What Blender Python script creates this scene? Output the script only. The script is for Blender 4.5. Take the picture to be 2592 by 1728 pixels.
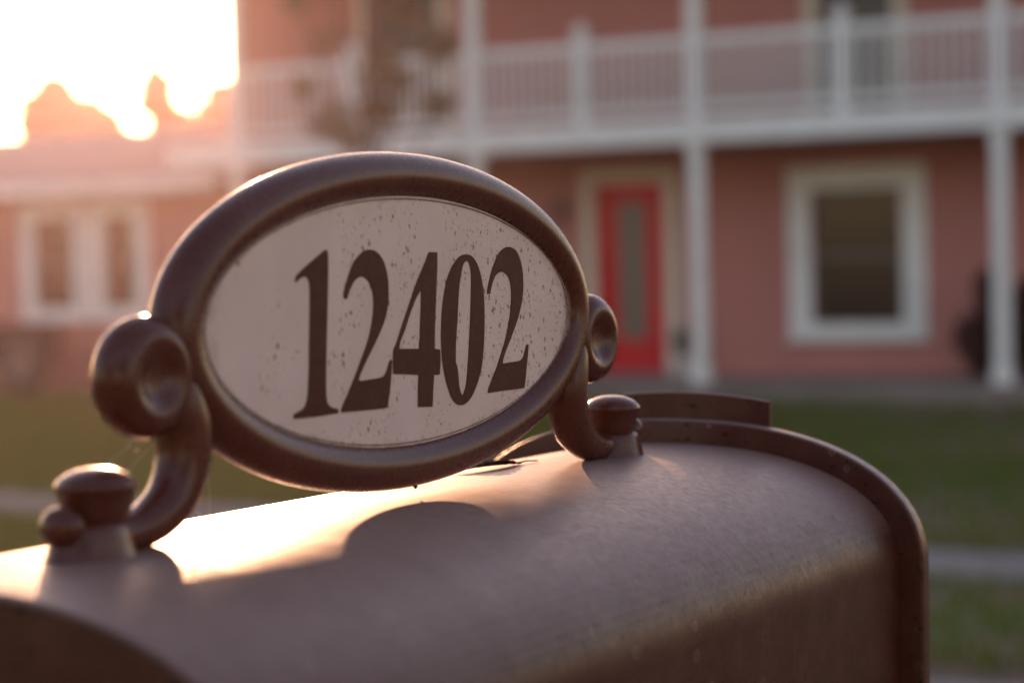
import bpy, bmesh, math, random
from mathutils import Vector, Matrix, Euler
from math import sin, cos, pi, radians as rad, sqrt

random.seed(7)
S = bpy.context.scene
for o in list(bpy.data.objects):
    bpy.data.objects.remove(o)

# ---------------------------------------------------------------- camera
cam_d = bpy.data.cameras.new('camera')
cam = bpy.data.objects.new('camera', cam_d)
S.collection.objects.link(cam)
S.camera = cam
PITCH, ROLL = math.atan(188 / 4700), rad(1.4)
F_ = Vector((0, cos(PITCH), -sin(PITCH)))
R0, U0 = Vector((1, 0, 0)), Vector((0, sin(PITCH), cos(PITCH)))
R_ = cos(ROLL) * R0 - sin(ROLL) * U0
U_ = sin(ROLL) * R0 + cos(ROLL) * U0
cam.matrix_world = Matrix(((R_.x, U_.x, -F_.x, 0), (R_.y, U_.y, -F_.y, 0), (R_.z, U_.z, -F_.z, 1.62), (0, 0, 0, 1)))
cam_d.sensor_width = 36
cam_d.lens = 71.94
cam_d.clip_start = 0.02
cam_d.clip_end = 2000
cam_d.dof.use_dof = True
cam_d.dof.focus_distance = 0.925
cam_d.dof.aperture_fstop = 6.2
S.render.resolution_x, S.render.resolution_y = 1024, 682

# ---------------------------------------------------------------- sky and sun
SUN_EL, SUN_AZ = 7.4, -8.8            # degrees; azimuth from +Y towards +X
w = bpy.data.worlds.new('World')
S.world = w
w.use_nodes = True
nt = w.node_tree
for n in list(nt.nodes):
    nt.nodes.remove(n)
wo = nt.nodes.new('ShaderNodeOutputWorld')
bg = nt.nodes.new('ShaderNodeBackground')
sk = nt.nodes.new('ShaderNodeTexSky')
sk.sky_type = 'NISHITA'
sk.sun_disc = False
sk.sun_elevation = rad(SUN_EL)
sk.sun_rotation = rad(SUN_AZ)
sk.air_density = 1.0
sk.dust_density = 0.7
sk.ozone_density = 1.0
wm = nt.nodes.new('ShaderNodeMix')          # warm dusk tint of the whole sky
wm.data_type = 'RGBA'
wm.blend_type = 'MULTIPLY'
wm.inputs[0].default_value = 1
wm.inputs[7].default_value = (1.0, .82, .84, 1)
nt.links.new(sk.outputs[0], wm.inputs[6])
nt.links.new(wm.outputs[2], bg.inputs[0])
nt.links.new(bg.outputs[0], wo.inputs[0])
bg.inputs[1].default_value = 0.15
sun_d = bpy.data.lights.new('sun', 'SUN')
sun_d.energy = 3.3
sun_d.angle = rad(0.5)
sun_d.color = (1.0, 0.50, 0.27)
sun = bpy.data.objects.new('sun', sun_d)
S.collection.objects.link(sun)
a, e = rad(SUN_AZ), rad(SUN_EL)
SUNV = Vector((sin(a) * cos(e), cos(a) * cos(e), sin(e)))
sun.rotation_euler = SUNV.to_track_quat('Z', 'Y').to_euler()
S.view_settings.view_transform = 'Standard'
S.view_settings.look = 'None'
S.view_settings.exposure = 1.75
S.view_settings.gamma = 1
S.render.engine = 'CYCLES'

# ---------------------------------------------------------------- helpers
def tag(o, label=None, cat=None, group=None, kind=None):
    if label: o['label'] = label
    if cat: o['category'] = cat
    if group: o['group'] = group
    if kind: o['kind'] = kind
    return o

def empty(name, loc=(0, 0, 0), rot=(0, 0, 0), label=None, cat=None, group=None):
    o = bpy.data.objects.new(name, None)
    S.collection.objects.link(o)
    o.location = loc
    o.rotation_euler = rot
    o.empty_display_size = 0.05
    return tag(o, label, cat, group)

def obj(name, bm, mat, parent=None, smooth=False, angle=None):
    bmesh.ops.recalc_face_normals(bm, faces=bm.faces)
    me = bpy.data.meshes.new(name)
    bm.to_mesh(me)
    bm.free()
    if smooth:
        for p in me.polygons: p.use_smooth = True
        if angle:
            try: me.set_sharp_from_angle(angle=rad(angle))
            except Exception: pass
    o = bpy.data.objects.new(name, me)
    me.materials.append(mat)
    S.collection.objects.link(o)
    if parent: o.parent = parent
    return o

def raw(name, verts, faces, mat, parent=None, smooth=False):
    me = bpy.data.meshes.new(name)
    me.from_pydata(verts, [], faces)
    me.update()
    if smooth:
        for p in me.polygons: p.use_smooth = True
    o = bpy.data.objects.new(name, me)
    me.materials.append(mat)
    S.collection.objects.link(o)
    if parent: o.parent = parent
    return o

def box(bm, x0, x1, y0, y1, z0, z1, bev=0):
    r = bmesh.ops.create_cube(bm, size=1)
    vs = r['verts']
    for v in vs:
        v.co = Vector(((x0 + x1) / 2 + v.co.x * (x1 - x0), (y0 + y1) / 2 + v.co.y * (y1 - y0), (z0 + z1) / 2 + v.co.z * (z1 - z0)))
    if bev:
        es = list({e for v in vs for e in v.link_edges})
        bmesh.ops.bevel(bm, geom=es, offset=bev, segments=2, affect='EDGES', profile=.5)
    return bm

def B(*a, bev=0):
    return box(bmesh.new(), *a, bev=bev)

def tube(bm, pts, rads, seg=20, closed=False, cap=True, flat=1.0, up=Vector((0, 1, 0))):
    """sweep a round section along pts (up = preferred section axis)"""
    pts = [Vector(p) for p in pts]
    n = len(pts)
    rings = []
    for i, p in enumerate(pts):
        if closed: t = pts[(i + 1) % n] - pts[i - 1]
        else: t = pts[min(i + 1, n - 1)] - pts[max(i - 1, 0)]
        t.normalize()
        u = up if abs(t.dot(up)) < .95 else Vector((1, 0, 0))
        a1 = t.cross(u).normalized()
        b1 = t.cross(a1).normalized()
        r = rads[i] if isinstance(rads, (list, tuple)) else rads
        rings.append([bm.verts.new(p + r * (cos(2 * pi * k / seg) * a1 + flat * sin(2 * pi * k / seg) * b1)) for k in range(seg)])
    m = n if closed else n - 1
    for i in range(m):
        A_, B_ = rings[i], rings[(i + 1) % n]
        for k in range(seg):
            bm.faces.new((A_[k], A_[(k + 1) % seg], B_[(k + 1) % seg], B_[k]))
    if cap and not closed:
        for rg, i, j in ((rings[0], 0, 1), (rings[-1], n - 1, n - 2)):
            d = (pts[i] - pts[j]).normalized()
            r = rads[i] if isinstance(rads, (list, tuple)) else rads
            prev = rg
            for q in (0.5, 0.85):
                new = [bm.verts.new(pts[i] + (v.co - pts[i]) * sqrt(1 - q * q) + d * r * q) for v in rg]
                for k in range(seg):
                    bm.faces.new((prev[k], prev[(k + 1) % seg], new[(k + 1) % seg], new[k]))
                prev = new
            bm.faces.new(prev)
    return bm

def spline(P, n=8):
    """Catmull-Rom through tuples of any dimension"""
    out = []
    Q = [P[0]] + list(P) + [P[-1]]
    for i in range(1, len(Q) - 2):
        for k in range(n):
            t = k / n
            out.append(tuple(.5 * (2 * b + (c - a_) * t + (2 * a_ - 5 * b + 4 * c - d) * t * t + (-a_ + 3 * b - 3 * c + d) * t ** 3)
                             for a_, b, c, d in zip(Q[i - 1], Q[i], Q[i + 1], Q[i + 2])))
    out.append(tuple(P[-1]))
    return out

def lathe(bm, prof, seg=32, cx=0, cy=0):
    rings = []
    for r, z in prof:
        rings.append([bm.verts.new((cx + r * cos(2 * pi * k / seg), cy + r * sin(2 * pi * k / seg), z)) for k in range(seg)] if r > 1e-6 else [bm.verts.new((cx, cy, z))])
    for A_, B_ in zip(rings, rings[1:]):
        for k in range(seg):
            k2 = (k + 1) % seg
            if len(A_) == 1 and len(B_) == 1: continue
            if len(A_) == 1: bm.faces.new((A_[0], B_[k], B_[k2]))
            elif len(B_) == 1: bm.faces.new((A_[k], A_[k2], B_[0]))
            else: bm.faces.new((A_[k], A_[k2], B_[k2], B_[k]))
    if len(rings[0]) > 1: bm.faces.new(rings[0])
    if len(rings[-1]) > 1: bm.faces.new(rings[-1])
    return bm

# ---------------------------------------------------------------- materials
def mat(name, col, rough=.5, metal=0, spec=.5, noise=None, bump=None, coat=0, trans=0):
    """noise = (scale, col2, lo, hi, stretch); bump = (scale, strength, distance, stretch)"""
    m = bpy.data.materials.new(name)
    m.use_nodes = True
    t = m.node_tree
    b = t.nodes['Principled BSDF']
    b.inputs['Base Color'].default_value = (*col, 1)
    b.inputs['Roughness'].default_value = rough
    b.inputs['Metallic'].default_value = metal
    b.inputs['Specular IOR Level'].default_value = spec
    b.inputs['Coat Weight'].default_value = coat
    tc = t.nodes.new('ShaderNodeTexCoord')
    def nz(sc, st, det=6):
        mp = t.nodes.new('ShaderNodeMapping')
        mp.inputs['Scale'].default_value = st
        t.links.new(tc.outputs['Object'], mp.inputs[0])
        n = t.nodes.new('ShaderNodeTexNoise')
        n.inputs['Scale'].default_value = sc
        n.inputs['Detail'].default_value = det
        t.links.new(mp.outputs[0], n.inputs['Vector'])
        return n
    col_out = None
    if noise:
        for (sc, c2, lo, hi, st) in (noise if isinstance(noise, list) else [noise]):
            n = nz(sc, st)
            mr = t.nodes.new('ShaderNodeMapRange')
            mr.inputs[1].default_value = lo
            mr.inputs[2].default_value = hi
            t.links.new(n.outputs['Fac'], mr.inputs[0])
            mx = t.nodes.new('ShaderNodeMix')
            mx.data_type = 'RGBA'
            t.links.new(mr.outputs[0], mx.inputs[0])
            if col_out: t.links.new(col_out, mx.inputs[6])
            else: mx.inputs[6].default_value = (*col, 1)
            mx.inputs[7].default_value = (*c2, 1)
            col_out = mx.outputs[2]
        t.links.new(col_out, b.inputs['Base Color'])
    if bump:
        sc, strn, dist, st = bump
        n = nz(sc, st)
        bp = t.nodes.new('ShaderNodeBump')
        bp.inputs['Strength'].default_value = strn
        bp.inputs['Distance'].default_value = dist
        t.links.new(n.outputs['Fac'], bp.inputs['Height'])
        t.links.new(bp.outputs[0], b.inputs['Normal'])
    if trans:
        tr = t.nodes.new('ShaderNodeBsdfTranslucent')
        if col_out: t.links.new(col_out, tr.inputs[0])
        else: tr.inputs[0].default_value = (*col, 1)
        ms = t.nodes.new('ShaderNodeMixShader')
        ms.inputs[0].default_value = trans
        t.links.new(b.outputs[0], ms.inputs[1])
        t.links.new(tr.outputs[0], ms.inputs[2])
        t.links.new(ms.outputs[0], t.nodes['Material Output'].inputs[0])
    return m

ONE = (1, 1, 1)
def bronze(name, col, col2, rough, streak=True):
    m = mat(name, col, rough, 0, .5,
            noise=[(60, col2, .45, .75, ONE)],
            bump=(2200, .16 if streak else .05, .0002, ONE))
    t = m.node_tree
    b = t.nodes['Principled BSDF']
    # fine mineral dust: patchy roughness and pale grains
    tc = t.nodes.new('ShaderNodeTexCoord')
    n = t.nodes.new('ShaderNodeTexNoise'); n.inputs['Scale'].default_value = 330; n.inputs['Detail'].default_value = 8
    mp = t.nodes.new('ShaderNodeMapping'); mp.inputs['Scale'].default_value = (1.0, .75, .75) if streak else ONE
    t.links.new(tc.outputs['Object'], mp.inputs[0]); t.links.new(mp.outputs[0], n.inputs['Vector'])
    mr = t.nodes.new('ShaderNodeMapRange'); mr.inputs[1].default_value = .3; mr.inputs[2].default_value = .7
    mr.inputs[3].default_value = rough - (.05 if streak else .02); mr.inputs[4].default_value = rough + (.09 if streak else .04)
    t.links.new(n.outputs['Fac'], mr.inputs[0]); t.links.new(mr.outputs[0], b.inputs['Roughness'])
    # dark streaky marks running down over the curve
    mp2 = t.nodes.new('ShaderNodeMapping'); mp2.inputs['Scale'].default_value = (1.0, .3, .4)
    t.links.new(tc.outputs['Object'], mp2.inputs[0])
    v = t.nodes.new('ShaderNodeTexNoise'); v.inputs['Scale'].default_value = 700; v.inputs['Detail'].default_value = 2
    t.links.new(mp2.outputs[0], v.inputs['Vector'])
    mr2 = t.nodes.new('ShaderNodeMapRange'); mr2.inputs[1].default_value = .63 if streak else .95; mr2.inputs[2].default_value = .72 if streak else 1.0
    t.links.new(v.outputs['Fac'], mr2.inputs[0])
    mx = t.nodes.new('ShaderNodeMix'); mx.data_type = 'RGBA'
    src = b.inputs['Base Color'].links[0].from_socket
    t.links.new(src, mx.inputs[6]); mx.inputs[7].default_value = (.03, .014, .009, 1)
    t.links.new(mr2.outputs[0], mx.inputs[0]); t.links.new(mx.outputs[2], b.inputs['Base Color'])
    sp = t.nodes.new('ShaderNodeMapRange'); sp.inputs[3].default_value = .34; sp.inputs[4].default_value = .1
    t.links.new(mr2.outputs[0], sp.inputs[0]); t.links.new(sp.outputs[0], b.inputs['Specular IOR Level'])
    # pale grains
    vo = t.nodes.new('ShaderNodeTexVoronoi'); vo.inputs['Scale'].default_value = 330
    t.links.new(tc.outputs['Object'], vo.inputs['Vector'])
    mr3 = t.nodes.new('ShaderNodeMapRange'); mr3.inputs[1].default_value = .06; mr3.inputs[2].default_value = .03
    t.links.new(vo.outputs['Distance'], mr3.inputs[0])
    body_col = mx.outputs[2]
    if streak:          # dust film on faces that look up, paled further to imitate sky sheen
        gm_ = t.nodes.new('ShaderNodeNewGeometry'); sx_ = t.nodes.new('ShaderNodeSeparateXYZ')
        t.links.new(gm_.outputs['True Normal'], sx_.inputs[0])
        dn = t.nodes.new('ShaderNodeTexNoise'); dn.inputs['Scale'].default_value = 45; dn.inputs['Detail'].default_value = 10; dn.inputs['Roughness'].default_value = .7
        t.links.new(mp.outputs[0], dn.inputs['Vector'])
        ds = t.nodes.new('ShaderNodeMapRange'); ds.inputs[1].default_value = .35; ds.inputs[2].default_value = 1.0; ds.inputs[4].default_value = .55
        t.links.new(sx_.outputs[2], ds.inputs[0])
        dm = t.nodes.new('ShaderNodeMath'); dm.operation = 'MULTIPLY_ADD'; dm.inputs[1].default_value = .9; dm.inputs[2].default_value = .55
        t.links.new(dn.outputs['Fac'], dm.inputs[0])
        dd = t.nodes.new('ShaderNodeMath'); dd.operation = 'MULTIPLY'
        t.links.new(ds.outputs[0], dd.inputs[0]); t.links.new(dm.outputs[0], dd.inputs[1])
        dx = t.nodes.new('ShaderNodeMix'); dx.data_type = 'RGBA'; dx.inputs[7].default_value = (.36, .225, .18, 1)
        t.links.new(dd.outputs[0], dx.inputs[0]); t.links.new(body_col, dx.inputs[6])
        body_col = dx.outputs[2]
        # the film is duller than the paint; dried water drops leave pale rings in it
        ra = t.nodes.new('ShaderNodeMath'); ra.operation = 'MULTIPLY_ADD'; ra.inputs[1].default_value = .14
        t.links.new(dd.outputs[0], ra.inputs[0]); t.links.new(mr.outputs[0], ra.inputs[2]); t.links.new(ra.outputs[0], b.inputs['Roughness'])
        wv = t.nodes.new('ShaderNodeTexVoronoi'); wv.inputs['Scale'].default_value = 75
        t.links.new(tc.outputs['Object'], wv.inputs['Vector'])
        cr = t.nodes.new('ShaderNodeValToRGB')
        el_ = cr.color_ramp.elements
        el_[0].position = .10; el_[0].color = (.25, .25, .25, 1); el_[1].position = .22; el_[1].color = (0, 0, 0, 1)
        e_ = el_.new(.16); e_.color = (.25, .25, .25, 1); e_ = el_.new(.19); e_.color = (1, 1, 1, 1)
        t.links.new(wv.outputs['Distance'], cr.inputs[0])
        wc = t.nodes.new('ShaderNodeSeparateColor'); t.links.new(wv.outputs['Color'], wc.inputs[0])
        wt = t.nodes.new('ShaderNodeMapRange'); wt.inputs[1].default_value = .72; wt.inputs[2].default_value = 1.0; wt.inputs[4].default_value = .30
        t.links.new(wc.outputs[0], wt.inputs[0])
        wm_ = t.nodes.new('ShaderNodeMath'); wm_.operation = 'MULTIPLY'
        t.links.new(cr.outputs[0], wm_.inputs[0]); t.links.new(wt.outputs[0], wm_.inputs[1])
        wx = t.nodes.new('ShaderNodeMix'); wx.data_type = 'RGBA'; wx.inputs[7].default_value = (.40, .31, .27, 1)
        t.links.new(wm_.outputs[0], wx.inputs[0]); t.links.new(body_col, wx.inputs[6])
        body_col = wx.outputs[2]
        # slight unevenness of the pressed sheet
        un = t.nodes.new('ShaderNodeTexNoise'); un.inputs['Scale'].default_value = 13; un.inputs['Detail'].default_value = 2
        t.links.new(tc.outputs['Object'], un.inputs['Vector'])
        ub = t.nodes.new('ShaderNodeBump'); ub.inputs['Strength'].default_value = .35; ub.inputs['Distance'].default_value = .0035
        t.links.new(un.outputs['Fac'], ub.inputs['Height'])
        fine = b.inputs['Normal'].links[0].from_node
        t.links.new(ub.outputs[0], fine.inputs['Normal'])
    mx3 = t.nodes.new('ShaderNodeMix'); mx3.data_type = 'RGBA'
    t.links.new(body_col, mx3.inputs[6]); mx3.inputs[7].default_value = (.45, .4, .36, 1)
    t.links.new(mr3.outputs[0], mx3.inputs[0]); t.links.new(mx3.outputs[2], b.inputs['Base Color'])
    return m

M = {}
M['box'] = bronze('bronze_paint', (.062, .013, .007), (.085, .024, .015), .38)
M['sign'] = bronze('sign_bronze_paint', (.085, .020, .010), (.098, .027, .015), .27, False)
M['digit'] = mat('digit_vinyl', (.068, .014, .009), .55, spec=.15, noise=(300, (.075, .026, .017), .4, .7, ONE))
def chip(m):
    t = m.node_tree; b = t.nodes['Principled BSDF']
    src = b.inputs['Base Color'].links[0].from_socket
    tc = t.nodes.new('ShaderNodeTexCoord')
    n = t.nodes.new('ShaderNodeTexNoise'); n.inputs['Scale'].default_value = 260; n.inputs['Detail'].default_value = 10; n.inputs['Roughness'].default_value = .75
    t.links.new(tc.outputs['Object'], n.inputs['Vector'])
    mr = t.nodes.new('ShaderNodeMapRange'); mr.inputs[1].default_value = .70; mr.inputs[2].default_value = .74; mr.inputs[4].default_value = .6
    t.links.new(n.outputs['Fac'], mr.inputs[0])
    mx = t.nodes.new('ShaderNodeMix'); mx.data_type = 'RGBA'; mx.inputs[7].default_value = (.30, .17, .13, 1)
    t.links.new(mr.outputs[0], mx.inputs[0]); t.links.new(src, mx.inputs[6]); t.links.new(mx.outputs[2], b.inputs['Base Color'])
chip(M['digit'])
M['copper'] = mat('panel_edge', (.28, .17, .11), .4, noise=(500, (.1, .05, .03), .45, .6, ONE))

def panel_mat():
    m = mat('reflective_white_panel', (.66, .485, .44), .42, noise=[(25, (.58, .42, .375), .35, .7, ONE)], bump=(900, .06, .0002, ONE))
    t = m.node_tree
    b = t.nodes['Principled BSDF']
    tc = t.nodes.new('ShaderNodeTexCoord')
    last = b.inputs['Base Color'].links[0].from_socket
    sep = t.nodes.new('ShaderNodeSeparateXYZ'); t.links.new(tc.outputs['Object'], sep.inputs[0])
    for sc, st, dlo, dhi, col, m1, m2 in ((230, (1, 1, .75), .22, .15, (.17, .085, .06), .47, .55), (520, (1, 1, .65), .24, .17, (.24, .14, .10), .46, .54), (120, (1, 1, .7), .11, .08, (.12, .055, .035), .47, .53)):
        mp = t.nodes.new('ShaderNodeMapping'); mp.inputs['Scale'].default_value = st
        t.links.new(tc.outputs['Object'], mp.inputs[0])
        ds = t.nodes.new('ShaderNodeTexNoise'); ds.inputs['Scale'].default_value = 900
        t.links.new(mp.outputs[0], ds.inputs['Vector'])
        va = t.nodes.new('ShaderNodeVectorMath'); va.operation = 'SCALE'; va.inputs['Scale'].default_value = .003
        t.links.new(ds.outputs['Color'], va.inputs[0])
        ad = t.nodes.new('ShaderNodeVectorMath'); t.links.new(mp.outputs[0], ad.inputs[0]); t.links.new(va.outputs[0], ad.inputs[1])
        vo = t.nodes.new('ShaderNodeTexVoronoi'); vo.inputs['Scale'].default_value = sc
        t.links.new(ad.outputs[0], vo.inputs['Vector'])
        mr = t.nodes.new('ShaderNodeMapRange'); mr.inputs[1].default_value = dlo; mr.inputs[2].default_value = dhi
        t.links.new(vo.outputs['Distance'], mr.inputs[0])
        # patchy mask, stronger towards the weathered (door) end
        nz = t.nodes.new('ShaderNodeTexNoise'); nz.inputs['Scale'].default_value = 38; nz.inputs['Detail'].default_value = 3
        t.links.new(tc.outputs['Object'], nz.inputs['Vector'])
        mm = t.nodes.new('ShaderNodeMath'); mm.operation = 'MULTIPLY_ADD'; mm.inputs[1].default_value = 1.1
        t.links.new(sep.outputs[0], mm.inputs[0]); t.links.new(nz.outputs['Fac'], mm.inputs[2])
        mk = t.nodes.new('ShaderNodeMapRange'); mk.inputs[1].default_value = m1; mk.inputs[2].default_value = m2
        t.links.new(mm.outputs[0], mk.inputs[0])
        mu = t.nodes.new('ShaderNodeMath'); mu.operation = 'MULTIPLY'
        t.links.new(mr.outputs[0], mu.inputs[0]); t.links.new(mk.outputs[0], mu.inputs[1])
        mx = t.nodes.new('ShaderNodeMix'); mx.data_type = 'RGBA'
        t.links.new(mu.outputs[0], mx.inputs[0]); t.links.new(last, mx.inputs[6]); mx.inputs[7].default_value = (*col, 1)
        last = mx.outputs[2]
    # grime gathered along the rim, broken up by noise
    def mth(op, a_, b_=None, c_=None):
        q = t.nodes.new('ShaderNodeMath'); q.operation = op
        for i, v in enumerate((a_, b_, c_)):
            if v is None: continue
            if isinstance(v, (int, float)): q.inputs[i].default_value = v
            else: t.links.new(v, q.inputs[i])
        return q.outputs[0]
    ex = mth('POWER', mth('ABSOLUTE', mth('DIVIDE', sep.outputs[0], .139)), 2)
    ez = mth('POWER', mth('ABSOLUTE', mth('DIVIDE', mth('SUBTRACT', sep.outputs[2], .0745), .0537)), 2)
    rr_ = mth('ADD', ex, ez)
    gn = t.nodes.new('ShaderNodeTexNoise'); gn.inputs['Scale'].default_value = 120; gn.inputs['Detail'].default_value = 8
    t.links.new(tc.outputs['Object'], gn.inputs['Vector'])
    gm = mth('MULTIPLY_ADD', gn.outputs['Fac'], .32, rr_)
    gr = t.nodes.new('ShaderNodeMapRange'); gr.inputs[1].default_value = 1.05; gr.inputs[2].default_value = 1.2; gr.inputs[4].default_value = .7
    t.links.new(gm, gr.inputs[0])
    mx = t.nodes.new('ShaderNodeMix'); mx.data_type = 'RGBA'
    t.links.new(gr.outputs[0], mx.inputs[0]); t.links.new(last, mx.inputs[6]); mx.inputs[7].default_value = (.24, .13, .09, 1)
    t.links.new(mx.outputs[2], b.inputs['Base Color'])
    return m
M['panel'] = panel_mat()

def siding(name, col, col2, pitch=.11):
    m = mat(name, col, .6, noise=[(1.3, col2, .35, .7, ONE), (14, tuple(c * .9 for c in col), .45, .8, (1, 1, 4))])
    t = m.node_tree
    tc = t.nodes.new('ShaderNodeTexCoord')
    sp = t.nodes.new('ShaderNodeSeparateXYZ'); t.links.new(tc.outputs['Object'], sp.inputs[0])
    dv = t.nodes.new('ShaderNodeMath'); dv.operation = 'DIVIDE'; dv.inputs[1].default_value = pitch
    fr = t.nodes.new('ShaderNodeMath'); fr.operation = 'FRACT'
    t.links.new(sp.outputs[2], dv.inputs[0]); t.links.new(dv.outputs[0], fr.inputs[0])
    iv = t.nodes.new('ShaderNodeMath'); iv.operation = 'SUBTRACT'; iv.inputs[0].default_value = 1
    t.links.new(fr.outputs[0], iv.inputs[1])
    bp = t.nodes.new('ShaderNodeBump'); bp.inputs['Distance'].default_value = .014
    t.links.new(iv.outputs[0], bp.inputs['Height']); t.links.new(bp.outputs[0], t.nodes['Principled BSDF'].inputs['Normal'])
    return m
M['pink'] = siding('pink_lap_siding', (.44, .160, .130), (.385, .135, .11))
M['white'] = mat('white_trim_paint', (.72, .72, .70), .5, noise=(6, (.62, .61, .58), .4, .75, ONE))
M['cream'] = mat('cream_trim_paint', (.62, .56, .45), .5, noise=(6, (.55, .49, .39), .4, .75, ONE))
M['red'] = mat('red_door_paint', (.58, .004, .020), .5, spec=.25, noise=(8, (.55, .006, .010), .4, .7, ONE))
M['glass'] = mat('dark_window_glass', (.012, .012, .012), .12, spec=.3)
M['sash'] = mat('grey_sash_frame', (.10, .09, .085), .5, noise=(9, (.08, .07, .065), .4, .7, ONE))
M['frost'] = mat('leaded_door_glass', (.16, .13, .11), .35, noise=(40, (.09, .075, .06), .4, .6, ONE))
M['darkwood'] = mat('soffit_boards', (.30, .19, .13), .7, noise=(20, (.24, .15, .1), .4, .7, (1, 8, 1)))
M['shingle'] = mat('asphalt_shingle_roof', (.20, .17, .165), .75, noise=[(3, (.26, .22, .21), .4, .7, ONE), (30, (.13, .11, .105), .5, .7, (1, .4, 1))], bump=(25, .5, .03, (1, .4, 1)))
M['concrete'] = mat('concrete', (.24, .20, .18), .9, spec=.2, noise=[(2, (.18, .15, .13), .4, .7, ONE), (60, (.13, .11, .10), .55, .8, ONE)], bump=(60, .3, .01, ONE))
M['rubber'] = mat('tyre_rubber', (.02, .018, .016), .75, noise=(40, (.035, .03, .026), .45, .7, ONE))
M['steel'] = mat('painted_steel_rim', (.13, .09, .075), .5, noise=(20, (.2, .13, .09), .5, .7, ONE))
M['cartpaint'] = mat('dark_cart_paint', (.012, .008, .007), .7, spec=.15, noise=(9, (.025, .014, .010), .5, .7, ONE))
M['bark'] = mat('bark', (.10, .07, .05), .9, noise=(14, (.05, .035, .025), .4, .65, (1, 1, .25)), bump=(25, .6, .02, (1, 1, .25)))
M['leaf'] = mat('backlit_leaf', (.15, .13, .05), .5, noise=(2.5, (.15, .11, .035), .4, .65, ONE), trans=.45)
M['farleaf'] = mat('far_leaf', (.045, .05, .018), .6, noise=(1.2, (.06, .045, .018), .4, .65, ONE), trans=.12)
M['redleaf'] = mat('maroon_leaf', (.075, .014, .012), .5, noise=(5, (.04, .012, .008), .4, .65, ONE), trans=.2)
M['terracotta'] = mat('dark_glazed_pot', (.05, .04, .03), .3, noise=(12, (.09, .06, .04), .5, .7, ONE))
M['dryleaf'] = mat('dry_leaf', (.07, .034, .02), .75, spec=.2, noise=(160, (.03, .015, .01), .4, .6, (1, 3, 1)), trans=.25)
M['silk'] = mat('spider_silk', (.8, .72, .62), .25, spec=.8)
M['brass'] = mat('aged_brass', (.25, .16, .06), .35, metal=1)
M['black'] = mat('black_metal', (.02, .018, .016), .4, noise=(30, (.035, .03, .025), .5, .7, ONE))
M['soil'] = mat('soil', (.05, .035, .025), .95)

def lawn_mat():
    m = mat('lawn_ground', (.085, .10, .010), .95, noise=[(.55, (.10, .10, .016), .4, .62, ONE), (9, (.06, .075, .008), .45, .7, ONE)], bump=(30, .6, .03, ONE))
    t = m.node_tree
    b = t.nodes['Principled BSDF']
    last = b.inputs['Base Color'].links[0].from_socket
    tc = t.nodes.new('ShaderNodeTexCoord')
    n = t.nodes.new('ShaderNodeTexNoise'); n.inputs['Scale'].default_value = .42; n.inputs['Detail'].default_value = 3
    mp = t.nodes.new('ShaderNodeMapping'); mp.inputs['Rotation'].default_value = (0, 0, rad(28)); mp.inputs['Scale'].default_value = (.6, 1.3, 1)
    t.links.new(tc.outputs['Object'], mp.inputs[0]); t.links.new(mp.outputs[0], n.inputs['Vector'])
    sp = t.nodes.new('ShaderNodeSeparateXYZ'); t.links.new(tc.outputs['Object'], sp.inputs[0])
    mm = t.nodes.new('ShaderNodeMath'); mm.operation = 'MULTIPLY_ADD'; mm.inputs[1].default_value = .05
    t.links.new(sp.outputs[0], mm.inputs[0]); t.links.new(n.outputs['Fac'], mm.inputs[2])
    mr = t.nodes.new('ShaderNodeMapRange'); mr.inputs[1].default_value = .53; mr.inputs[2].default_value = .64
    t.links.new(mm.outputs[0], mr.inputs[0])
    mx = t.nodes.new('ShaderNodeMix'); mx.data_type = 'RGBA'
    t.links.new(mr.outputs[0], mx.inputs[0]); t.links.new(last, mx.inputs[6]); mx.inputs[7].default_value = (.13, .075, .045, 1)
    t.links.new(mx.outputs[2], b.inputs['Base Color'])
    return m
M['lawn'] = lawn_mat()
M['blade'] = mat('grass_blade', (.09, .14, .008), .5, noise=(1.1, (.13, .13, .014), .4, .65, ONE), trans=.5)

# ---------------------------------------------------------------- ground
tag(raw('ground', [(-400, -60, 0), (400, -60, 0), (400, 500, 0), (-400, 500, 0)], [(0, 1, 2, 3)], M['lawn']), 'lawn ground with patchy green grass and bare brown soil', 'ground', kind='structure')

def strip(name, pts, width, h, matr, label):
    """low slab following a centre line"""
    P = spline([tuple(p) for p in pts], 6)
    V = []
    for i, p in enumerate(P):
        q0, q1 = Vector(P[max(i - 1, 0)]), Vector(P[min(i + 1, len(P) - 1)])
        d = (q1 - q0).normalized(); n_ = Vector((-d.y, d.x)) * width / 2
        for z in (-.05, h):
            V += [(p[0] + n_.x, p[1] + n_.y, z), (p[0] - n_.x, p[1] - n_.y, z)]
    Fc = []
    for i in range(len(P) - 1):
        a_, b_ = 4 * i, 4 * i + 4
        Fc += [(a_ + 2, a_ + 3, b_ + 3, b_ + 2), (a_, a_ + 2, b_ + 2, b_), (a_ + 1, b_ + 1, b_ + 3, a_ + 3)]
    return tag(raw(name, V, Fc, matr), label, name, kind='structure')
strip('footpath', [(-16, 20.2), (-8, 16.8), (-3.5, 14.15), (-1.5, 13.0), (2.3, 10.38), (4.2, 9.1), (9, 6.2)], .78, .015, M['concrete'], 'pale concrete footpath crossing the lawn')
strip('kerb', [(-14, 14.6), (-5, 10.9), (1.72, 7.15), (2.5, 6.75), (8, 4.0)], .5, .02, M['concrete'], 'pale concrete kerb strip nearer than the footpath')

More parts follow.
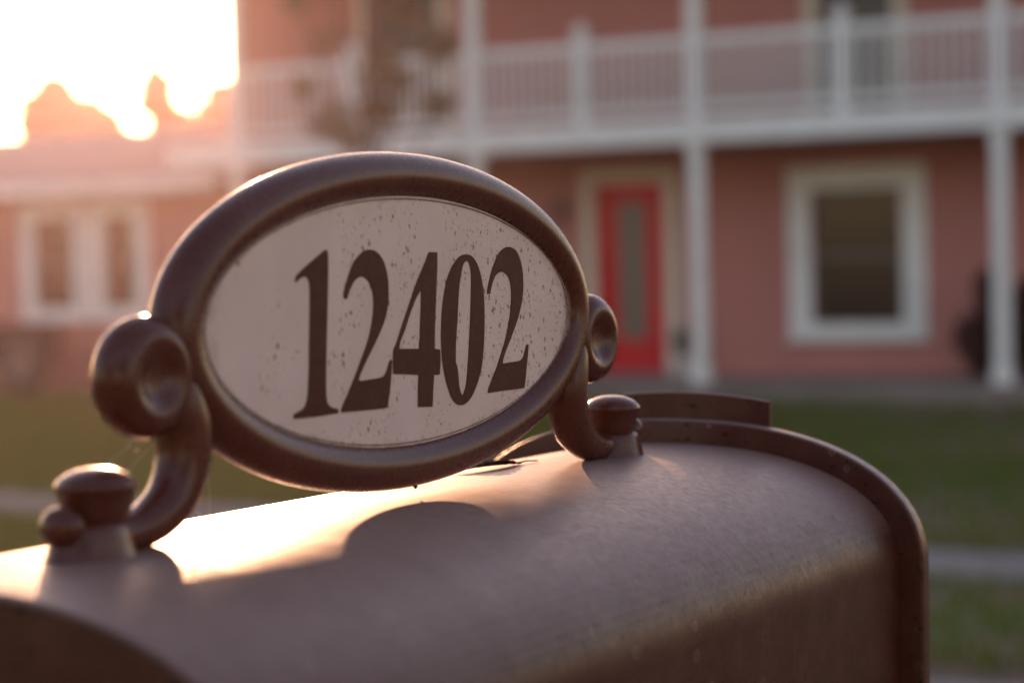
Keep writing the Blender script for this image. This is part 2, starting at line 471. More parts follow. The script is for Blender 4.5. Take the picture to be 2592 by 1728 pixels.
# grass blades: uncountable
def grass():
    V, Fc = [], []
    rnd = random.Random(3)
    def in_strip(x, y):
        c1 = 13.0 - (x + 1.5) * .665
        c2 = 7.35 - (x - 1.72) * .53
        return abs(y - c1) < .55 or abs(y - c2) < .42
    n = 0
    while n < 42000:
        y = rnd.uniform(5.5, 25.5)
        x = rnd.uniform(-.30 * y - .6, .30 * y + .6)
        if in_strip(x, y): continue
        bare = (sin(x * 1.1 + y * .5) + sin(y * 1.7 - x * .4)) * .25 + x * .12
        if rnd.random() < bare: continue
        h = rnd.uniform(.03, .085) * (1 + y / 40); wd = .006 + y * .0007
        a_ = rnd.uniform(0, pi); dx, dy = cos(a_) * wd, sin(a_) * wd
        lx, ly = rnd.uniform(-.03, .03), rnd.uniform(-.03, .03)
        i = len(V)
        V += [(x - dx, y - dy, -.004), (x + dx, y + dy, -.004), (x + lx, y + ly, h)]
        Fc.append((i, i + 1, i + 2)); n += 1
    tag(raw('grass', V, Fc, M['blade']), 'short green lawn grass around the footpath', 'grass', kind='stuff')
grass()

# ---------------------------------------------------------------- house frame: x along the front, y into the house
HX, HY, HYAW = 2.06, 22.637, -.445
def HW(s, b, z):
    return Vector((HX + s * cos(HYAW) - b * sin(HYAW), HY + s * sin(HYAW) + b * cos(HYAW), z))
house = empty('pink_house', (HX, HY, 0), (0, 0, HYAW), 'pink two storey house with white balcony, white posts and red front door', 'house')
FL = .2          # porch floor
DK0, DK1 = 2.85, 3.10   # balcony slab
WB = 1.5         # wall plane
HR, HL = 6.4, -6.9

def holewall(x0, x1, z0, z1, y, th, holes):
    """wall slab with rectangular openings"""
    bm = bmesh.new()
    xs = sorted({x0, x1, *[h[0] for h in holes], *[h[1] for h in holes]})
    zs = sorted({z0, z1, *[h[2] for h in holes], *[h[3] for h in holes]})
    def solid(i, j):
        if not (0 <= i < len(xs) - 1 and 0 <= j < len(zs) - 1): return False
        cx_, cz_ = (xs[i] + xs[i + 1]) / 2, (zs[j] + zs[j + 1]) / 2
        return not any(h[0] < cx_ < h[1] and h[2] < cz_ < h[3] for h in holes)
    def quad(p): bm.faces.new([bm.verts.new(q) for q in p])
    for i in range(len(xs) - 1):
        for j in range(len(zs) - 1):
            if not solid(i, j): continue
            a_, b_, c_, d_ = xs[i], xs[i + 1], zs[j], zs[j + 1]
            quad([(a_, y, c_), (b_, y, c_), (b_, y, d_), (a_, y, d_)])
            quad([(a_, y + th, c_), (a_, y + th, d_), (b_, y + th, d_), (b_, y + th, c_)])
            if not solid(i - 1, j): quad([(a_, y, c_), (a_, y, d_), (a_, y + th, d_), (a_, y + th, c_)])
            if not solid(i + 1, j): quad([(b_, y, c_), (b_, y + th, c_), (b_, y + th, d_), (b_, y, d_)])
            if not solid(i, j - 1): quad([(a_, y, c_), (a_, y + th, c_), (b_, y + th, c_), (b_, y, c_)])
            if not solid(i, j + 1): quad([(a_, y, d_), (b_, y, d_), (b_, y + th, d_), (a_, y + th, d_)])
    bmesh.ops.remove_doubles(bm, verts=bm.verts, dist=1e-5)
    return bm

door_h = (-1.84, -.94, FL, 2.50)
win_h = (.86, 1.93, .80, 2.33)
up_a = (.98, 1.86, 3.12, 5.15)
up_b = (-4.9, -3.9, 3.12, 5.15)
wing_w1 = (-10.28, -9.62, 1.10, 2.34)
wing_w2 = (-9.10, -8.60, 1.10, 2.34)
holes = [door_h, win_h, up_a, up_b]
obj('wall', holewall(HL, HR, 0, 5.75, WB, .2, holes), M['pink'], house)
sw = obj('wall', B(HL, HL + .2, WB + .202, 8.5, 0, 5.75), M['pink'], house)
obj('wall', B(HR - .2, HR, WB + .202, 8.5, 0, 5.75), M['pink'], house)
obj('wall', B(HL + .202, HR - .202, 8.3, 8.5, 0, 5.75), M['pink'], house)
obj('corner_board', B(HL - .02, HL + .12, WB - .022, WB - .002, 0, 5.75), M['white'], house)
obj('porch_floor', B(HL, HR, -.22, WB - .002, 0, FL, bev=.01), M['concrete'], house)
# balcony: deck, fascia, soffit
obj('balcony_deck', B(HL, HR, -.06, WB - .002, DK0 + .06, DK1), M['darkwood'], house)
obj('balcony_fascia', B(HL - .02, HR, -.10, -.062, DK0, DK1 + .02, bev=.006), M['white'], house)
obj('soffit', B(HL, HR, -.06, WB - .002, DK0 + .02, DK0 + .057), M['darkwood'], house)
POSTS = [-5.95, -2.70, .02, 3.35, 6.25]
for s in POSTS:
    bm = B(s - .075, s + .075, -.045, .105 - .01, FL, DK0 + .018, bev=.008)
    box(bm, s - .105, s + .105, -.058, .12, FL + .002, FL + .16, bev=.008)
    box(bm, s - .1, s + .1, -.058, .115, DK0 - .12, DK0 + .016, bev=.008)
    obj('post', bm, M['white'], house)
    bm = B(s - .075, s + .075, -.045, .095, DK1, 5.62, bev=.008)
    obj('post', bm, M['white'], house)
def railing(a_, b_):
    r = empty('railing')
    r.parent = house
    obj('top_rail', B(a_, b_, -.02, .07, 3.93, 4.03, bev=.012), M['white'], r)
    obj('bottom_rail', B(a_, b_, 0, .05, 3.20, 3.28, bev=.008), M['white'], r)
    n = int((b_ - a_) / .118)
    for k in range(n):
        x = a_ + (k + .5) * (b_ - a_) / n
        if k == 0:
            first = obj('baluster', B(-.018, .018, -.018 + .025, .018 + .025, 3.278, 3.932), M['white'], r)
            first.location.x = x
        else:
            c = first.copy(); S.collection.objects.link(c); c.parent = r; c.location.x = x
for a_, b_ in zip(POSTS, POSTS[1:]):
    m_ = (a_ + b_) / 2
    bm = B(m_ - .07, m_ + .07, -.045, .095, DK1, 4.14, bev=.008)
    box(bm, m_ - .09, m_ + .09, -.065, .115, 4.14, 4.18, bev=.01)
    lathe(bm, [(0, 4.18), (.045, 4.18), (.06, 4.21), (.05, 4.25), (0, 4.27)], 16, m_, .025)
    obj('newel_post', bm, M['white'], house)
    railing(a_ + .08, m_ - .075)
    railing(m_ + .075, b_ - .08)
# upper porch ceiling and main roof
obj('porch_ceiling', B(HL - .3, HR + .3, -.5, WB - .002, 5.62, 5.68), M['cream'], house)
bm = bmesh.new()
rv = [(HL - .5, -.7, 5.70), (HR + .5, -.7, 5.70), (HR + .5, 9.0, 5.70), (HL - .5, 9.0, 5.70), (HL + 3, 4.2, 6.7), (HR - 3, 4.2, 6.7)]
vv = [bm.verts.new(p) for p in rv]
for f_ in ((0, 1, 5, 4), (1, 2, 5), (2, 3, 4, 5), (3, 0, 4), (3, 2, 1, 0)): bm.faces.new([vv[i] for i in f_])
obj('roof', bm, M['shingle'], house)

def framed_window(h, fw, matf, sash=True, mull=False, y=WB, deep=.12, kind='window', parent=house):
    """casing stands proud of the wall round opening h, glass set back inside"""
    x0, x1, z0, z1 = h
    wobj = empty(kind); wobj.parent = parent
    zb = z0 - fw * .62 if kind == 'window' else z0
    bm = B(x0 - fw, x0, y - .045, y - .002, zb, z1 + fw, bev=.006)
    box(bm, x1, x1 + fw, y - .045, y - .002, zb, z1 + fw, bev=.006)
    box(bm, x0 + .001, x1 - .001, y - .043, y - .002, z1, z1 + fw, bev=.006)
    if kind == 'window': box(bm, x0 + .001, x1 - .001, y - .043, y - .002, z0 - fw * .62, z0, bev=.006)
    obj('casing', bm, matf, wobj)
    if kind == 'window':
        obj('sill', B(x0 - fw - .04, x1 + fw + .04, y - .09, y - .003, zb - .04, zb - .002, bev=.008), M['white'], wobj)
        obj('pane', B(x0, x1, y + deep, y + deep + .01, z0, z1), M['glass'], wobj)
        if sash:
            zm = (z0 + z1) / 2
            bm = B(x0, x1, y + deep - .04, y + deep - .003, zm - .04, zm + .04)
            for a_, b_ in ((x0, x0 + .035), (x1 - .035, x1)): box(bm, a_, b_, y + deep - .038, y + deep - .003, z0, z1)
            obj('sash', bm, M['sash'], wobj)
    return wobj
framed_window(win_h, .27, M['white'])
framed_window(up_a, .16, M['cream'])
framed_window(up_b, .16, M['cream'])
# front door
fd = framed_window(door_h, .17, M['cream'], kind='door_frame')
door = obj('door', holewall(door_h[0] + .005, door_h[1] - .005, FL + .03, 2.495, WB + .04, .045, [(-1.58, -1.20, .62, 2.28)]), M['red'], house)
obj('door_glass', B(-1.58, -1.20, WB + .055, WB + .065, .62, 2.28), M['frost'], door)
obj('handle', lathe(bmesh.new(), [(0, -.03), (.028, -.03), (.03, 0), (.028, .03), (0, .03)], 16), M['brass'], door)
hd = door.children[-1]; hd.location = (-1.03, WB + .01, 1.1); hd.rotation_euler = (pi / 2, 0, 0)
obj('threshold', B(door_h[0] - .1, door_h[1] + .1, WB - .16, WB - .003, FL + .001, FL + .035, bev=.005), M['concrete'], house)

# side wing, same wall plane
wing = empty('garage_wing'); wing.parent = house
WL = -14.5
obj('wall', holewall(WL, HL - .004, 0, 2.72, WB + .003, .2, [wing_w1, wing_w2]), M['pink'], house)
obj('wall', B(WL, WL + .2, WB + .206, 7.5, 0, 2.72), M['pink'], house)
obj('wall', B(WL + .202, HL - .004, 7.3, 7.5, 0, 2.72), M['pink'], house)
bpy.data.objects.remove(wing)
framed_window(wing_w1, .23, M['white'], y=WB + .003)
framed_window(wing_w2, .23, M['white'], y=WB + .003)
bm = bmesh.new()
rv = [(WL - .4, 1.0, 2.66), (HL - .006, 1.0, 2.66), (HL - .006, 4.5, 3.60), (WL - .4, 4.5, 3.60), (WL - .4, 8.0, 2.66), (HL - .006, 8.0, 2.66)]
lo = [bm.verts.new(p) for p in rv]; hi = [bm.verts.new((p[0], p[1], p[2] + .12)) for p in rv]
for q in ((0, 1, 2, 3), (3, 2, 5, 4)):
    bm.faces.new([hi[i] for i in q]); bm.faces.new([lo[i] for i in reversed(q)])
for a_, b_ in ((0, 1), (1, 2), (2, 5), (5, 4), (4, 3), (3, 0)):
    bm.faces.new((lo[a_], lo[b_], hi[b_], hi[a_]))
obj('roof', bm, M['shingle'], house)
obj('fascia', B(WL - .4, HL - .02, .97, .997, 2.62, 2.79), M['white'], house)

# wall lamp by the door
wl = empty('wall_lamp', HW(-2.25, WB, 2.2), (0, 0, HYAW), 'small black lantern on the wall left of the red door', 'wall lamp')
bm = B(-.04, .04, -.03, -.002, -.08, .1, bev=.006); box(bm, -.012, .012, -.12, -.028, .06, .085)
obj('bracket', bm, M['black'], wl)
bm = lathe(bmesh.new(), [(0, -.16), (.03, -.15), (.06, -.13), (.065, -.12)], 8, 0, -.12)
lathe(bm, [(.09, .06), (.06, .1), (.02, .13), (0, .14)], 8, 0, -.12)
for k in range(4):
    a_ = pi / 4 + k * pi / 2
    tube(bm, [(.062 * cos(a_), -.12 + .062 * sin(a_), -.125), (.08 * cos(a_), -.12 + .08 * sin(a_), .065)], .006, 6)
obj('lantern_frame', bm, M['black'], wl)
obj('shade', lathe(bmesh.new(), [(.052, -.115), (.068, .055)], 16, 0, -.12), M['frost'], wl, True)

# ---------------------------------------------------------------- foliage helpers
def leaves(V, Fc, c, r, n, size, rnd, squash=1.0, shell=.5):
    for _ in range(n):
        d = Vector((rnd.gauss(0, 1), rnd.gauss(0, 1), rnd.gauss(0, 1))).normalized()
        q = rnd.random() ** shell
        p = Vector(c) + Vector((d.x * r * q, d.y * r * q, d.z * r * q * squash))
        s = size * rnd.uniform(.6, 1.3)
        u = Vector((rnd.gauss(0, 1), rnd.gauss(0, 1), rnd.gauss(0, .7))).normalized()
        v = u.cross(Vector((rnd.gauss(0, 1), rnd.gauss(0, 1), rnd.gauss(0, 1)))).normalized()
        i = len(V)
        V += [tuple(p - u * s), tuple(p + v * s * .45 - u * s * .1), tuple(p + u * s), tuple(p - v * s * .45 - u * s * .1)]
        Fc.append((i, i + 1, i + 2, i + 3))

def limbs(bm, base, top, r0, tips, rnd):
    pts = spline([tuple(base), tuple(base.lerp(top, .35) + Vector((rnd.uniform(-.1, .1) * r0 * 5, rnd.uniform(-.1, .1) * r0 * 5, 0))), tuple(base.lerp(top, .7)), tuple(top)], 5)
    n = len(pts)
    tube(bm, pts, [r0 * (1 - .8 * i / (n - 1)) for i in range(n)], 8, up=Vector((1, 0, 0)))
    for tp in tips:
        k = min(max(int(n * rnd.uniform(.35, .8)), 1), n - 2)
        p0 = Vector(pts[k]); md = p0.lerp(tp, .5) + Vector((0, 0, .12 * (tp - p0).length))
        r1 = r0 * (1 - .8 * k / (n - 1)) * .6
        P = spline([tuple(p0), tuple(md), tuple(tp)], 4)
        tube(bm, P, [r1 * (1 - .8 * i / (len(P) - 1)) for i in range(len(P))], 6, up=Vector((1, 0, 0)))

def tree(name, base, H_, clumps, r0, leafn, leafs, lm, label, group=None, seed=1):
    """clumps: (dx, dy, z, radius) relative to base"""
    rnd = random.Random(seed)
    t_ = empty(name, base, (0, 0, 0), label, 'tree', group)
    bm = bmesh.new()
    tips = [Vector((c[0], c[1], c[2])) for c in clumps]
    limbs(bm, Vector((0, 0, -.05)), Vector((0, 0, H_ * .86)), r0, tips, rnd)
    obj('trunk', bm, M['bark'], t_, True)
    V, Fc = [], []
    tot = sum(c[3] ** 2 for c in clumps)
    for c in clumps:
        leaves(V, Fc, c[:3], c[3], int(leafn * c[3] ** 2 / tot), leafs, rnd, .85)
    raw('crown', V, Fc, lm, t_)
    return t_

# trees far behind the side wing; (image column as an azimuth tangent, top height) at 62-72 m
def far_tree(tx, Y, H_, R, label, seed, n=2600, name='background_tree'):
    rnd = random.Random(seed)
    cl = []
    for k in range(11):
        a_ = rnd.uniform(0, 2 * pi); q = rnd.uniform(.1, .75)
        z = H_ * rnd.uniform(.45, .9)
        rr = R * rnd.uniform(.28, .48)
        z = min(z, H_ - rr)
        cl.append((R * q * cos(a_), R * q * sin(a_), z, rr))
    cl += [(0, 0, H_ - R * .45, R * .45), (0, 0, H_ - R * 1.1, R * .85), (0, 0, H_ - R * 2, R)]
    tree(name, (tx * Y, Y, 0), H_, cl, R * .09, n, .26, M['farleaf'], label, 'trees behind the side wing', seed)
far_tree(-.2194, 66, 8.05, 1.45, 'rounded dark tree at the left end of the tree line, standing alone against the sky', 11, 6500)
far_tree(-.1950, 64, 6.8, 1.55, 'low tree just right of the rounded leftmost tree in the tree line', 12, 6000)
far_tree(-.1700, 66, 8.15, .62, 'narrow upright tree in the middle of the tree line', 13, 4000)
far_tree(-.1590, 65, 6.75, 1.3, 'lowest tree in the line, directly under the brightest glow of the sky', 14, 5500)
far_tree(-.1370, 66, 7.7, 1.5, 'tree at the right end of the tree line beside the balcony corner', 15, 7500)

# tall unseen trees added behind the viewer to darken reflections and front light
for k, (x_, y_, h_, r_, lab) in enumerate([(-15, -17, 12, 5, 'leftmost'), (-5, -20, 13, 5.2, 'second from left'), (5, -18, 12, 5, 'third from left'), (15, -19, 13, 5.4, 'rightmost')]):
    rn = random.Random(40 + k)
    tree('added_tree', (x_, y_, 0), h_, [(rn.uniform(-.55, .55) * r_, rn.uniform(-.4, .4) * r_, h_ * rn.uniform(.3, .85), r_ * rn.uniform(.35, .55)) for _ in range(11)],
         .3, 9000, .34, M['farleaf'], lab + ' of the broad unseen trees added behind the viewer to dim the front light', 'unseen trees added behind the viewer', 50 + k)

# young tree on the lawn in front of the balcony
tree('young_tree', (-.98, 14.6, 0), 4.4,
     [(-.26, 0, 2.61, .19), (.08, .05, 2.70, .16), (.15, -.05, 2.94, .19), (.51, 0, 3.13, .18), (.49, .05, 2.73, .15), (.28, .1, 3.42, .17),
      (-.1, .1, 2.5, .13), (-.45, -.1, 2.85, .10), (-.3, .1, 3.2, .12), (-.5, .1, 3.5, .12), (.1, 0, 3.85, .3), (.5, 0, 3.75, .25), (-.35, 0, 3.9, .25), (0, 0, 4.2, .3)],
     .05, 2600, .045, M['leaf'], 'young sparse tree on the lawn in front of the balcony', seed=5)

# maroon shrub beside the right post
def shrub(name, base, clumps, n, size, lm, label, cat='shrub', seed=2):
    rnd = random.Random(seed)
    t_ = empty(name, base, (0, 0, 0), label, cat)
    bm = bmesh.new()
    for c in clumps:
        tube(bm, spline([(0, 0, 0), (c[0] * .5, c[1] * .5, c[2] * .6), (c[0], c[1], c[2])], 4), [.018 * (1 - .07 * i) for i in range(9)], 6, up=Vector((1, 0, 0)))
    obj('stem', bm, M['bark'], t_, True)
    V, Fc = [], []
    tot = sum(c[3] ** 2 for c in clumps)
    for c in clumps: leaves(V, Fc, c[:3], c[3], int(n * c[3] ** 2 / tot), size, rnd, 1)
    raw('foliage', V, Fc, lm, t_)
    return t_
shrub('red_shrub', HW(3.18, .62, FL), [(0, 0, .60, .30), (-.22, 0, .48, .26), (.2, .1, .62, .3), (-.02, .1, .90, .22), (.4, 0, .5, .28), (.42, .1, .92, .2), (-.12, 0, .25, .25), (.2, -.1, .2, .25), (-.1, .1, 1.08, .12)], 9000, .05, M['redleaf'], 'dark maroon leafy shrub behind the rightmost white post')

# hanging basket at the right end of the upper porch
hb = empty('hanging_basket', HW(3.02, .75, 5.60), (0, 0, 0), 'dark hanging plant basket under the upper porch at right', 'hanging plant')
obj('basket', lathe(bmesh.new(), [(0, -.98), (.1, -.97), (.16, -.86), (.18, -.78), (.165, -.78), (.14, -.84), (0, -.85)], 20), M['terracotta'], hb, True)
bm = bmesh.new()
for k in range(3):
    a_ = k * 2 * pi / 3
    tube(bm, [(.17 * cos(a_), .17 * sin(a_), -.79), (.005 * cos(a_), .005 * sin(a_), 0)], .003, 5)
obj('hanger', bm, M['black'], hb)
V, Fc = [], []; rr = random.Random(9)
leaves(V, Fc, (0, 0, -.82), .3, 900, .045, rr, .75); raw('foliage', V, Fc, M['farleaf'], hb)

# plant pot on a white stand between the door and the middle post
st = empty('plant_stand', HW(-.62, 1.15, FL), (0, 0, HYAW), 'low white plant stand beside the red door', 'plant stand')
obj('stand_top', B(-.13, .13, -.13, .13, .19, .22, bev=.006), M['white'], st)
for sx in (-1, 1):
    for sy in (-1, 1):
        obj('leg', B(sx * .1 - .015, sx * .1 + .015, sy * .1 - .015, sy * .1 + .015, 0, .19), M['white'], st)
pp = empty('potted_plant', HW(-.62, 1.15, FL + .2205), (0, 0, 0), 'small dark potted plant on the white stand beside the red door', 'potted plant')
obj('pot', lathe(bmesh.new(), [(0, 0), (.055, 0), (.08, .1), (.085, .13), (.075, .13), (.068, .11), (0, .11)], 20), M['terracotta'], pp, True)
V, Fc = [], []; leaves(V, Fc, (0, 0, .22), .12, 500, .03, rr, 1.1); raw('foliage', V, Fc, M['farleaf'], pp)

# small cart with a road wheel parked by the wing
ct = empty('utility_trailer', HW(-9.75, .62, 0), (0, 0, HYAW + rad(4)), 'low dark utility trailer parked under the wing windows', 'trailer')
ct.scale = (1.15, 1.15, 1.15)
bm = B(-2.3, -.02, -.02, .66, .42, .47, bev=.01)
for y0, y1, x0, x1 in ((-.02, .0, -2.3, -.02), (.64, .66, -2.3, -.02), (.002, .638, -.04, -.02), (.002, .638, -2.3, -2.28)):
    box(bm, x0, x1, y0, y1, .472, .78)
obj('bed', bm, M['cartpaint'], ct)
obj('axle', tube(bmesh.new(), [(0, -.2, .35), (0, .6, .35)], .025, 10), M['black'], ct)
bm = bmesh.new()
P = [(.44 * cos(a_), .44 * sin(a_) + .35) for a_ in [rad(12 + 156 * k / 14) for k in range(15)]]
lo = [[bm.verts.new((x, y, z + dz)) for x, z in P] for y, dz in ((-.24, 0), (-.04, 0), (-.24, .012), (-.04, .012))]
for k in range(14):
    bm.faces.new((lo[0][k], lo[0][k + 1], lo[1][k + 1], lo[1][k])); bm.faces.new((lo[2][k], lo[3][k], lo[3][k + 1], lo[2][k + 1]))
    bm.faces.new((lo[0][k], lo[2][k], lo[2][k + 1], lo[0][k + 1])); bm.faces.new((lo[1][k], lo[1][k + 1], lo[3][k + 1], lo[3][k]))
obj('fender', bm, M['cartpaint'], ct)
def wheel(y):
    wh = empty('wheel', (0, y, .35), (pi / 2, 0, 0)); wh.parent = ct
    prof = [(.20, -.07), (.24, -.085), (.31, -.085), (.345, -.06), (.35, 0), (.345, .06), (.31, .085), (.24, .085), (.20, .07), (.20, -.07)]
    bm = bmesh.new()
    rg = [[bm.verts.new((r * cos(2 * pi * k / 40), r * sin(2 * pi * k / 40), z)) for k in range(40)] for r, z in prof[:-1]]
    for i in range(len(rg)):
        A_, B_ = rg[i], rg[(i + 1) % len(rg)]
        for k in range(40): bm.faces.new((A_[k], A_[(k + 1) % 40], B_[(k + 1) % 40], B_[k]))
    obj('tyre', bm, M['rubber'], wh, True)
    obj('rim', lathe(bmesh.new(), [(0, .05), (.05, .055), (.07, .03), (.15, .02), (.18, .055), (.199, .062), (.199, -.062), (.18, -.055), (0, -.05)], 40), M['steel'], wh, True, 40)
wheel(-.14)
obj('tow_bar', B(-3.4, -2.32, .29, .35, .42, .47), M['black'], ct)

# ================================================================= mailbox
MB_LOC = (-.0478, .8671, 1.5208)
MB_ROT = (.00841, .00415, 1.0356)
mbx = empty('mailbox', MB_LOC, MB_ROT, 'large weathered bronze brown mailbox with an arched top', 'mailbox')
W_, HA, NN = .1246, .0588, 2.314
XF, XB, DF, LOW = .2681, -.2645, .0126, .175

def arch(d=0.0, n=48):
    """half-open arch outline from +y bottom over the ridge to -y bottom, offset outwards by d"""
    base = []
    for i in range(n + 1):
        t_ = -pi / 2 + pi * i / n
        y = -W_ * math.copysign(abs(sin(t_)) ** (2 / NN), t_)
        z = -HA + HA * abs(cos(t_)) ** (2 / NN)
        base.append(Vector((y, z)))
    pts = [Vector((W_, -HA - LOW)), Vector((W_, -HA - LOW * .66)), Vector((W_, -HA - LOW * .33))] + base + [Vector((-W_, -HA - LOW * .33)), Vector((-W_, -HA - LOW * .66)), Vector((-W_, -HA - LOW))]
    if not d: return pts
    out = []
    for i, p in enumerate(pts):
        t_ = (pts[min(i + 1, len(pts) - 1)] - pts[max(i - 1, 0)]).normalized()
        nrm = Vector((t_.y, -t_.x))
        if nrm.dot(p - Vector((0, -HA - .05))) < 0: nrm = -nrm
        out.append(p + nrm * d)
    return out

def loft(bm, secs, cap0=False, cap1=False, close=False):
    """secs: list of (x, outline)"""
    rings = [[bm.verts.new((x, p.x, p.y)) for p in ol] for x, ol in secs]
    for A_, B_ in zip(rings, rings[1:]):
        n = len(A_)
        for k in range(n - 1 + (1 if close else 0)):
            bm.faces.new((A_[k], A_[(k + 1) % n], B_[(k + 1) % n], B_[k]))
    if cap0: bm.faces.new(rings[0])
    if cap1: bm.faces.new(rings[-1])
    return rings

# body: sheet with a rolled rear edge, closed by rear plate and floor
secs = []
fr = .0022
for k in range(6):
    a_ = pi / 2 * k / 5
    secs.append((XB + fr * (1 - sin(a_)), arch(-fr * (1 - cos(a_)))))
secs += [(x, arch()) for x in (XB + .02, -.15, -.05, .05, .15, XF - .01, XF + .0005)]
bm = bmesh.new()
loft(bm, secs, cap0=True, close=True)
obj('body', bm, M['box'], mbx, True, 35)
# front rim: flange standing proud, with rolled lip
bm = bmesh.new()
XR = XF - .005
rim = [(XR, -.001), (XR, DF - .0018), (XR + .0001, DF - .0012), (XR + .0005, DF - .0004), (XR + .0012, DF), (XR + .0020, DF), (XR + .0090, DF), (XR + .0100, DF - .0003), (XR + .0108, DF - .001), (XR + .011, DF - .002), (XR + .011, -.002)]
loft(bm, [(x, arch(d)) for x, d in rim], close=True)
obj('front_rim', bm, M['box'], mbx, True, 35)
# door: shallow dished panel closing the front
bm = bmesh.new()
dr = [(XF + .0065, DF - .005), (XF + .0065, DF - .0025), (XF + .0105, DF - .0025), (XF + .0120, DF - .004), (XF + .0122, DF - .02), (XF + .009, DF - .026), (XF + .009, DF - .05)]
loft(bm, [(x, arch(d)) for x, d in dr], cap0=True, cap1=True, close=True)
door_m = obj('door', bm, M['box'], mbx, True, 35)
# pull tab standing above the rim
bm = bmesh.new()
N_ = 24
ys = [.037 - .0865 * k / N_ for k in range(N_ + 1)]
def ztop(y): return .0262 - 1.55 * (y - .002) ** 2 - (.0 if y > -.03 else 0)
rows = []
for x in (XF + .0067, XF + .0095):
    rows.append([bm.verts.new((x, y, .004 - .8 * y * y)) for y in ys])
    rows.append([bm.verts.new((x, y, ztop(y))) for y in ys])
rows.append([bm.verts.new((XF + .0081, y, ztop(y) + .0008)) for y in ys])
a0, a1, b0, b1, tp = rows
for k in range(N_):
    bm.faces.new((a0[k], a0[k + 1], a1[k + 1], a1[k])); bm.faces.new((b0[k], b1[k], b1[k + 1], b0[k + 1]))
    bm.faces.new((a1[k], a1[k + 1], tp[k + 1], tp[k])); bm.faces.new((tp[k], tp[k + 1], b1[k + 1], b1[k]))
    bm.faces.new((a0[k], b0[k], b0[k + 1], a0[k + 1]))
for k in (0, N_): bm.faces.new((a0[k], a1[k], tp[k], b1[k], b0[k]))
obj('pull_tab', bm, M['box'], door_m, True, 30)
# mounting plate and square post with collar
obj('mounting_plate', B(-.2, .2, -.09, .09, -HA - LOW - .022, -HA - LOW - .0005, bev=.003), M['black'], mbx)
bm = B(-.045, .045, -.045, .045, -1.62, -HA - LOW - .0225, bev=.004)
box(bm, -.06, .06, -.06, .06, -HA - LOW - .06, -HA - LOW - .023, bev=.006)
obj('post', bm, M['box'], mbx)

# ================================================================= address sign on top of the box
sg = empty('address_sign', MB_LOC, MB_ROT, 'oval bronze address sign reading 12402 mounted on top of the mailbox', 'address sign')
ZS, AC, BC, TR = .0745, .1469, .0611, .0100
N_ = 128
ell = [(AC * cos(2 * pi * k / N_), 0, ZS + BC * sin(2 * pi * k / N_)) for k in range(N_)]
obj('frame', tube(bmesh.new(), ell, TR, 32, closed=True), M['sign'], sg, True)
def ellipse_plate(a_, b_, y0, y1):
    bm = bmesh.new()
    f0 = [bm.verts.new((a_ * cos(2 * pi * k / N_), y0, ZS + b_ * sin(2 * pi * k / N_))) for k in range(N_)]
    f1 = [bm.verts.new((v.co.x, y1, v.co.z)) for v in f0]
    bm.faces.new(f0); bm.faces.new(list(reversed(f1)))
    for k in range(N_): bm.faces.new((f0[k], f0[(k + 1) % N_], f1[(k + 1) % N_], f1[k]))
    return bm
pn = obj('panel', ellipse_plate(.1402, .0546, -.005, .005), M['panel'], sg)
for off, r_ in ((.0, .00055), (-.0022, .0003)):
    e2 = [((.1384 + off) * cos(2 * pi * k / N_), -.0052, ZS + (.0535 + off) * sin(2 * pi * k / N_)) for k in range(N_)]
    obj('edge_bead', tube(bmesh.new(), e2, r_, 8, closed=True), M['copper'], pn, True)
